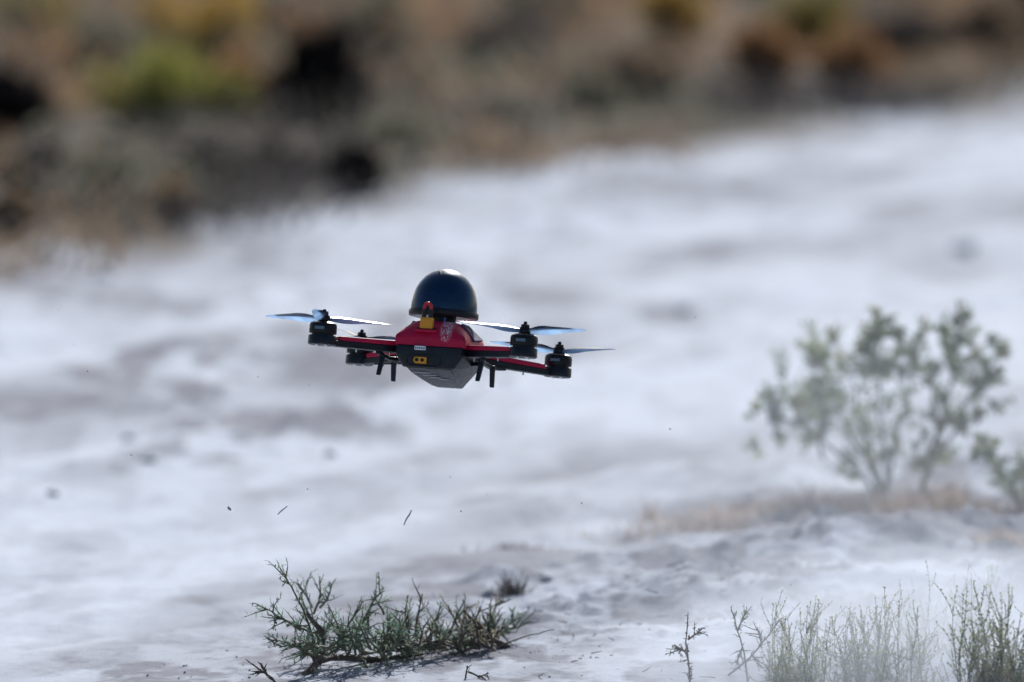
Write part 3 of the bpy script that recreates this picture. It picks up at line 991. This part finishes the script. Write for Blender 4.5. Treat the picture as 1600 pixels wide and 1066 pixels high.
bushy('leafy_shrub', 'bushy grey green shrub with several thin stems, blurred behind the dust at right', (1370, 762), [
    ([(1385, 768, 0), (1380, 700, 0), (1372, 620, 0), (1370, 560, 0)], [(1375, 600, 34), (1350, 560, 26), (1385, 640, 24), (1360, 525, 20), (1345, 600, 22), (1380, 580, 24), (1372, 690, 26), (1395, 705, 20)]),
    ([(1375, 768, 0), (1350, 710, .02), (1310, 640, .03), (1290, 570, .03)], [(1290, 560, 30), (1275, 590, 26), (1310, 610, 30), (1300, 530, 16), (1280, 545, 20), (1265, 615, 22), (1335, 690, 26), (1320, 720, 18)]),
    ([(1370, 768, 0), (1320, 720, -.03), (1260, 670, -.05), (1215, 640, -.05)], [(1215, 640, 22), (1240, 660, 26), (1225, 690, 20), (1260, 640, 30), (1290, 660, 30), (1200, 625, 10), (1205, 660, 14), (1250, 625, 22), (1270, 680, 18)]),
    ([(1388, 765, 0), (1400, 690, .03), (1420, 600, .04), (1430, 545, .04)], [(1405, 545, 22), (1425, 570, 22), (1430, 535, 16), (1398, 525, 14), (1432, 585, 16)]),
    ([(1380, 765, 0), (1340, 640, .05), (1330, 560, .06), (1360, 505, .06)], [(1360, 515, 16), (1348, 540, 14), (1370, 500, 10), (1325, 575, 16), (1320, 640, 28), (1345, 655, 26)]),
    ([(1286, 720, .04), (1284, 690, .04), (1288, 650, .04)], [(1290, 640, 20)])],
    41, [M_sage, M_sageb], r0=0.0030, bark=M_barkg)
bushy('leafy_shrub', 'slim upright grey green shrub on one thick stem, right of the bushier one', (1448, 765), [
    ([(1440, 772, 0), (1452, 720, 0), (1466, 675, 0), (1482, 620, 0), (1490, 560, 0), (1500, 500, 0)], [(1500, 505, 15), (1488, 535, 18), (1510, 530, 14), (1475, 520, 12), (1490, 570, 18), (1495, 590, 16), (1470, 640, 22), (1488, 655, 20)]),
    ([(1466, 675, 0), (1500, 640, .02), (1530, 600, .03), (1560, 555, .03)], [(1530, 600, 20), (1538, 570, 16), (1525, 545, 18), (1565, 550, 12), (1520, 615, 16), (1545, 590, 14)]),
    ([(1470, 680, 0), (1462, 640, -.02), (1455, 600, -.03)], [(1455, 595, 12), (1460, 650, 18), (1452, 580, 8), (1440, 715, 16), (1475, 720, 14)]),
    ([(1455, 715, 0), (1490, 680, .02), (1525, 645, .02)], [(1528, 648, 10), (1500, 670, 12)])],
    42, [M_sage, M_sageb], r0=0.0045, bark=M_barkg)
bushy('leafy_shrub', 'low dark leafed shrub cut by the right edge, in front of the slim one', (1590, 800), [
    ([(1600, 805, 0), (1580, 760, 0), (1555, 720, 0), (1535, 685, 0)], [(1555, 730, 18), (1560, 760, 18), (1535, 690, 12), (1545, 710, 14)]),
    ([(1605, 805, 0), (1605, 770, 0), (1600, 735, 0)], [(1600, 740, 18), (1590, 780, 20), (1615, 760, 24), (1630, 740, 24)])],
    43, [M_sage, M_sageb], r0=0.0042)


# --- dry tufts
def tuft(name, label, px, py, wpx, hpx, nb, seed, mat, cat='grass tuft', curl=0.5):
    rng = random.Random(seed)
    g = ground_at(px, py)
    u = U * g.y / D
    root = tag(empty(name, g), label, cat)
    mb = MB()
    for k in range(nb):
        bx, byy = rng.gauss(0, 0.42) * wpx * u, rng.gauss(0, 0.3) * wpx * u
        p = Vector((bx, byy, height1(g.x + bx, g.y + byy) - g.z - 0.002))
        d = Vector((rng.gauss(0, curl), rng.gauss(0, curl), 1)).normalized()
        L = hpx * u * rng.uniform(0.4, 1.2)
        pts = shoot_path(rng, p, d, L, 4, 0.25)
        w = 0.0011
        s = Vector((rng.uniform(-1, 1), rng.uniform(-1, 1), 0)).normalized()
        rows = [[q - s * w * (1 - 0.8 * i / 4), q + s * w * (1 - 0.8 * i / 4)] for i, q in enumerate(pts)]
        mb.loft(rows, closed=False, caps=False)
    tag(mb.build('blades', mat, root, smooth=False), kind='stuff')
    return root


tuft('dry_grass_tuft', 'tan dry grass patch on the road edge left of the bushy shrub', 1100, 828, 190, 30, 700, 51, M_dry, curl=1.0)
tuft('dry_grass_tuft', 'brown dry grass around the foot of the bushy shrub', 1310, 795, 200, 40, 900, 52, M_dry, curl=0.9)
tuft('dry_grass_tuft', 'brown dry grass around the foot of the slim upright shrub', 1490, 795, 150, 44, 700, 53, M_dry, curl=0.9)
tuft('dry_grass_tuft', 'small flat brown dead tuft on the dust below and right of the drone', 805, 858, 80, 16, 240, 54, M_dead, curl=1.4)
tuft('dry_grass_tuft', 'grey brown upright tuft behind the right end of the thorny shrub', 800, 928, 26, 42, 110, 55, M_bark, curl=0.5)
tuft('dry_grass_tuft', 'thin tan leaning stalks standing at the left end of the tan grass patch', 1012, 815, 14, 50, 26, 56, M_dry, curl=0.35)
tuft('dry_grass_tuft', 'flat tan tuft on rough white ground above the dark upright sprig', 1100, 938, 46, 10, 160, 57, M_dry, curl=1.6)
tuft('dry_grass_tuft', 'tan tuft on the shaded bank at the right edge', 1570, 862, 60, 30, 200, 58, M_dry, curl=0.9)


# --- clods
def clod(label, px, py, size, seed, mat, lift=None, Yd=None, name='clod', stretch=1.0):
    rng = random.Random(seed)
    bm = bmesh.new(); bmesh.ops.create_icosphere(bm, subdivisions=2, radius=1.0)
    ox = Vector((rng.random() * 50, rng.random() * 50, 0))
    for v in bm.verts:
        k = 0.75 + 0.5 * float(vnoise(v.co.x * 1.6 + ox.x, v.co.y * 1.6 + v.co.z * 1.3 + ox.y))
        v.co = Vector((v.co.x * k * stretch, v.co.y * k, v.co.z * k * 0.72))
    me = bpy.data.meshes.new(name); bm.to_mesh(me); bm.free()
    me.materials.append(mat)
    o = bpy.data.objects.new(name, me); COL.objects.link(o)
    if Yd: o.location = at(px, py, Yd); u = U * Yd / D
    else:
        g = ground_at(px, py); u = U * g.y / D
        o.location = g + Vector((0, 0, size * u * 0.05))
    o.scale = (size * u,) * 3
    o.rotation_euler = (rng.uniform(-.4, .4), rng.uniform(-.4, .4), rng.uniform(0, 6))
    return tag(o, label, 'clod')


M_clod = plain('grey_clod', (0.36, 0.375, 0.42), 0.9, var=0.3, vscale=40, bmp=0.4, bscale=200)
clod('dark grey clod on the white road, left of and below the drone', 203, 680, 15, 61, M_clod)
clod('small grey clod on the road below the left propellers of the drone', 328, 636, 14, 62, M_clod)
clod('small grey green clod low on the road at the left edge', 82, 776, 10, 63, M_clod)
clod('grey clod on the road directly below the left end of the drone', 516, 712, 11, 64, M_clod)
clod('flat grey clod left of and below the dark grey clod', 232, 722, 10, 65, M_clod, stretch=1.6)
clod('grey clod at the foot of the grey brown tuft', 765, 932, 14, 66, M_clod)
clod('rounded grey clod on the rough ground right of the grey brown tuft', 855, 910, 13, 67, M_clod)
clod('lone dark clod on the pale road well right of the drone', 1065, 488, 15, 69, M_clod, stretch=1.5)
clod('dark clod by the pale track at the right, above the slim shrub', 1500, 400, 15, 70, M_clod, stretch=1.7)

# crumbs of dried mud all over the verge: too many to count
rng = random.Random(77)
mb = MB()
tries = 0; made = 0
while made < 1500 and tries < 20000:
    tries += 1
    x = rng.uniform(-0.9, 1.1); y = 12.15 + 3.5 * rng.random() ** 1.6
    s, t = st(x, y)
    keep = 0.0 if t < T_VERGE + 0.05 else 1.0
    keep *= 0.25 + 1.5 * max(0, float(fbm(x * 5, y * 3, 2)) - 0.35)
    if rng.random() > keep: continue
    made += 1
    r = 0.0006 + 0.0020 * rng.random() ** 3
    z = height1(x, y)
    c = Vector((x, y, z + r * 0.3))
    vs = [c + Vector((math.cos(a) * r * rng.uniform(.7, 1.4), math.sin(a) * r * rng.uniform(.7, 1.4), -r * 0.5)) for a in (0, 1.26, 2.5, 3.77, 5.0)]
    vs.append(c + Vector((rng.uniform(-.3, .3) * r, rng.uniform(-.3, .3) * r, r * rng.uniform(.5, 1.0))))
    mb.add(vs, [[0, 1, 5], [1, 2, 5], [2, 3, 5], [3, 4, 5], [4, 0, 5]])
tag(mb.build('dirt_crumbs', M_clod, smooth=False), 'tiny grey crumbs of dried mud scattered over the pale ground', 'dirt', kind='stuff')
mb = MB()
for k in range(260):
    x = rng.uniform(-0.7, 0.9); y = rng.uniform(12.2, 13.6)
    s, t = st(x, y)
    if t < T_VERGE + 0.25 or x < -0.02: continue
    z = height1(x, y) + 0.001
    a = rng.uniform(0, 6.28); L = rng.uniform(0.005, 0.020)
    p = Vector((x, y, z)); d = Vector((math.cos(a), math.sin(a) * 0.8, rng.uniform(-.05, .3)))
    mb.tube(shoot_path(rng, p, d, L, 3, 0.2), [0.0007, 0.0007, 0.0006, 0.0003], 4)
tag(mb.build('twig_litter', M_bark, smooth=False), 'fine dead twig litter strewn over the rough verge', 'litter', kind='stuff')

# things flung up by the rotors
def bit(name, label, cat, pts, r, mat):
    c = at(pts[0][0], pts[0][1], D)
    mb = MB(); P = [at(x, y, D + 0.02) - c for x, y in pts]
    m = len(P)
    mb.tube(P, [r * (0.4 + 0.6 * math.sin(math.pi * (i + 0.5) / m)) for i in range(m)], 6)
    o = mb.build(name, mat); o.location = c
    tag(o, label, cat)


bit('airborne_straw', 'curved grey bit of straw in mid air, below the drone', 'debris', [(631, 821), (635, 811), (640, 804), (643, 797)], 0.0010, M_clod)
bit('airborne_straw', 'short pale bit of straw in mid air, above the tallest thorny shoot', 'debris', [(434, 804), (440, 798), (449, 791)], 0.0008, M_clod)
bit('airborne_clod', 'dark speck of dirt in mid air left of the two straws', 'debris', [(356, 792), (358, 795), (361, 797)], 0.0016, M_clod)
rng = random.Random(88)
mb = MB()
for k in range(70):
    p = at(rng.uniform(0, 1600), rng.uniform(420, 980), D + rng.uniform(-.25, .25))
    r = 0.0003 + 0.0009 * rng.random() ** 3
    mb.add([p + Vector((r, 0, 0)), p + Vector((-r, 0, 0)), p + Vector((0, r, 0)), p + Vector((0, -r, 0)), p + Vector((0, 0, r)), p + Vector((0, 0, -r))],
           [[0, 2, 4], [2, 1, 4], [1, 3, 4], [3, 0, 4], [2, 0, 5], [1, 2, 5], [3, 1, 5], [0, 3, 5]])
tag(mb.build('airborne_grit', M_clod, smooth=False), 'fine specks of grit hanging in the air around the drone', 'grit', kind='stuff')

# ------------------------------------------------------------------ brush behind the road
BM = {}
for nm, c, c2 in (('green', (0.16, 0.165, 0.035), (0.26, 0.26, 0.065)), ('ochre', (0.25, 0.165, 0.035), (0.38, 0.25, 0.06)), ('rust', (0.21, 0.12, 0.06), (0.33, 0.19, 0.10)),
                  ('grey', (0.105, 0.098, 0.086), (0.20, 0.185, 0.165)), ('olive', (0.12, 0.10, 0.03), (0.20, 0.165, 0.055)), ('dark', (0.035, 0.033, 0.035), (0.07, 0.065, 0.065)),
                  ('greygreen', (0.095, 0.098, 0.073), (0.17, 0.17, 0.13)), ('brown', (0.125, 0.094, 0.066), (0.22, 0.165, 0.12)), ('black', (0.005, 0.005, 0.006), (0.010, 0.009, 0.011))):  # black: shade in the gaps of the brush, put in as near-black foliage
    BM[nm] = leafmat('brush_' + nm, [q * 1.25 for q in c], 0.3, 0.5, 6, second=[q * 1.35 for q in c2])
BRUSH = [  # px, py of the base, width px, height px, colour, label
    (498, 225, 160, 190, 'black', 'blackest shadow gap of the brush, made as near-black foliage, left of centre'),
    (10, 250, 150, 140, 'black', 'black shadow gap at the left edge of the brush, made as dark foliage'),
    (555, 305, 80, 65, 'black', 'small black shadow gap at the road edge straight below the blackest one, made as dark foliage'),
    (1600, 90, 110, 110, 'black', 'black shadow gap cut by the right edge at the top, made as dark foliage'),
    (245, 195, 260, 120, 'green', 'yellow green shrub in the brush at upper left, brightest green of all'),
    (310, 140, 230, 190, 'ochre', 'ochre yellow shrub standing right behind the yellow green one'),
    (395, 200, 130, 130, 'rust', 'rusty brown shrub between the yellow green shrub and the blackest gap'),
    (150, 140, 150, 110, 'greygreen', 'pale grey green shrub left of the yellow green one'),
    (40, 100, 190, 130, 'olive', 'olive brown shrub in the top left corner'),
    (430, 100, 140, 120, 'grey', 'grey shrub at the top edge above the blackest gap'),
    (600, 110, 190, 130, 'greygreen', 'wide grey green shrub at the top edge right of the blackest gap'),
    (640, 200, 190, 90, 'brown', 'low brown shrub right of the blackest gap'),
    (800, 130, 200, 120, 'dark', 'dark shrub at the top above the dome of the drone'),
    (850, 60, 180, 110, 'greygreen', 'faint grey green shrub touching the top edge near the middle'),
    (1050, 90, 130, 130, 'ochre', 'ochre brown shrub at the top edge right of the dome'),
    (1010, 170, 190, 100, 'brown', 'brown shrub in front of the ochre brown one'),
    (1190, 150, 110, 130, 'rust', 'orange tan shrub in the upper right brush, left one of two'),
    (1330, 150, 120, 100, 'rust', 'orange tan shrub in the upper right brush, right one of two'),
    (1270, 90, 180, 110, 'olive', 'olive shrub at the top edge behind the two orange tan ones'),
    (1420, 110, 160, 110, 'dark', 'dark grey green shrub at the top right beside the road'),
    (1550, 110, 180, 120, 'brown', 'brown shrub in the top right corner'),
    (60, 320, 150, 110, 'grey', 'grey dry shrub at the left edge close to the road'),
    (170, 330, 140, 90, 'greygreen', 'grey green dry shrub second from the left edge, close to the road'),
    (270, 345, 60, 50, 'rust', 'small rusty shrub right at the road edge on the left'),
    (330, 300, 160, 100, 'grey', 'grey dry shrub at the road edge above the left propellers'),
    (20, 370, 70, 60, 'brown', 'small reddish brown shrub low at the left edge by the road'),
    (430, 290, 170, 80, 'grey', 'grey shrub below the blackest gap'),
    (620, 265, 140, 70, 'greygreen', 'low grey shrub at the road edge left of the dome'),
    (780, 230, 190, 80, 'grey', 'low grey shrub at the road edge above the dome'),
    (930, 200, 150, 70, 'greygreen', 'low grey green shrub at the road edge right of the dome')]
for i, (px, py, wpx, hpx, colr, lab) in enumerate(BRUSH):
    rng = random.Random(300 + i)
    g = ground_at(px, py)
    u = U * g.y / D
    root = tag(empty('brush_shrub', g), lab, 'shrub', 'shrubs in the brush beyond the road')
    lv, stm = MB(), MB()
    W2, HH = wpx * u / 2, hpx * u
    nb = 80 if colr == 'black' else 26  # stand-ins for shadow gaps are packed denser
    for k in range(nb):
        a = rng.uniform(0, 6.28); rr = math.sqrt(rng.random())
        tip = Vector((math.cos(a) * W2 * rr, math.sin(a) * W2 * rr, HH * (1 - 0.45 * rr * rr) * rng.uniform(0.65, 1.1)))
        stm.tube([Vector((tip.x * .1, tip.y * .1, -0.02)), tip * 0.5 + rv(rng, 0.01), tip], [0.005, 0.003, 0.001], 4)
        for q in range(70):
            p = tip * rng.uniform(0.35, 1.0) + rv(rng, W2 * 0.22)
            p.z = max(p.z, 0.0)
            leaf(lv, p, tip.normalized() + rv(rng, 1.0), Vector((0, 0, 1)) + rv(rng, 0.8), rng.uniform(0.012, 0.03), rng.uniform(0.006, 0.013))
    so = stm.build('stems', M_bark, root)
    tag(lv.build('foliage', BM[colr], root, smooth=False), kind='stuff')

# the rest of the brush: one low tangle
nr = np.random.RandomState(999)
N = 60000
bx = nr.uniform(-4.5, 3.2, N); byy = nr.uniform(16.0, 36, N)
bs, bt = st(bx, byy)
edge = T_BRUSH + 0.12 + 0.16 * (1 - sstep(-0.9, -0.2, bx)) + (fbm(bx * 5, byy * 2, 3) - 0.5) * 0.7
dens = fbm(bx * 3.0 + 7, byy * 1.6 + 2, 3)
ok = (bt < edge) & (bt > T_BRUSH - 5.5) & (nr.rand(N) < np.clip((dens - 0.28) * 3.0, 0.12, 1))
bx, byy, bt, edge, dens = [q[ok][:5200] for q in (bx, byy, bt, edge, dens)]
bz = height(bx, byy)
tone = fbm(bx * 2.2 + 31, byy * 1.1 + 8, 3)
NL = 26
n_t = len(bx)
hh = (0.04 + 0.16 * nr.rand(n_t) * np.clip((edge - bt) / 1.2, 0.25, 1) * np.clip(dens * 2 - 0.3, 0.2, 1.2))
P = np.stack([np.repeat(bx, NL) + nr.normal(0, 0.055, n_t * NL), np.repeat(byy, NL) + nr.normal(0, 0.08, n_t * NL), np.repeat(bz, NL) + np.repeat(hh, NL) * nr.rand(n_t * NL) ** 1.2], 1)
dd = np.stack([nr.normal(0, .7, len(P)), nr.normal(0, .7, len(P)), np.ones(len(P))], 1); dd /= np.linalg.norm(dd, axis=1)[:, None]
uu = nr.normal(0, 1, (len(P), 3)); sd = np.cross(dd, uu); sd /= np.linalg.norm(sd, axis=1)[:, None]
LL = nr.uniform(0.018, 0.045, (len(P), 1)); WW = nr.uniform(0.006, 0.014, (len(P), 1)) / 2
V = np.stack([P, P + dd * LL * 0.45 + sd * WW, P + dd * LL, P + dd * LL * 0.45 - sd * WW], 1).reshape(-1, 3)
mb = MB()
mb.v = V.tolist(); mb.f = np.arange(len(V)).reshape(-1, 4).tolist()
ti = np.where((tone > 0.64) & (edge - bt > 0.9), 4, np.where(tone > 0.54, 1, np.where(tone > 0.46, 0, np.where(tone > 0.40, 2, 3))))
mb.mi = np.repeat(ti, NL).tolist()
tag(mb.build('low_brush', [BM['grey'], BM['brown'], BM['greygreen'], BM['dark'], BM['rust']], smooth=False), 'tangle of low grey brown dry brush along the far side of the road', 'brush', kind='stuff')

# ------------------------------------------------------------------ dust thrown up at lower right
def dust(name, label, c, rad, dens, seed, nscale):
    bm = bmesh.new(); bmesh.ops.create_icosphere(bm, subdivisions=3, radius=1.0)
    me = bpy.data.meshes.new(name); bm.to_mesh(me); bm.free()
    o = bpy.data.objects.new(name, me); COL.objects.link(o)
    o.location = c; o.scale = rad
    m = bpy.data.materials.new(name)
    m.use_nodes = True
    nt = m.node_tree; nt.nodes.clear()
    out = nt.nodes.new('ShaderNodeOutputMaterial')
    pv = nt.nodes.new('ShaderNodeVolumePrincipled')
    pv.inputs['Color'].default_value = (0.74, 0.80, 0.90, 1)
    pv.inputs['Anisotropy'].default_value = 0.25
    tc = nt.nodes.new('ShaderNodeTexCoord')
    ln = nt.nodes.new('ShaderNodeVectorMath'); ln.operation = 'LENGTH'
    nt.links.new(tc.outputs['Object'], ln.inputs[0])
    fall = ramp(nt, ln.outputs['Value'], [(0.0, 1.0), (0.45, 0.62), (0.98, 0.0)])
    nz = nt.nodes.new('ShaderNodeTexNoise'); nz.noise_dimensions = '4D'
    nz.inputs['W'].default_value = seed; nz.inputs['Scale'].default_value = nscale; nz.inputs['Detail'].default_value = 3
    nt.links.new(tc.outputs['Object'], nz.inputs['Vector'])
    nr = ramp(nt, nz.outputs['Fac'], [(0.32, 0.30), (0.68, 1.0)])
    d = math_n(nt, 'MULTIPLY', math_n(nt, 'MULTIPLY', fall, nr), dens)
    nt.links.new(d, pv.inputs['Density'])
    nt.links.new(pv.outputs[0], out.inputs['Volume'])
    me.materials.append(m)
    tag(o, label, 'dust', kind='stuff')
    return o


dust('dust_cloud', 'thick pale dust blowing through the stalks at lower right', (0.47, 12.40, -0.03), (0.46, 0.50, 0.21), 8.5, 1.0, 1.2)
dust('dust_veil', 'thin veil of dust drifting over the road in front of the right shrubs', (0.42, 13.6, 0.10), (0.75, 0.75, 0.36), 0.40, 2.0, 1.4)
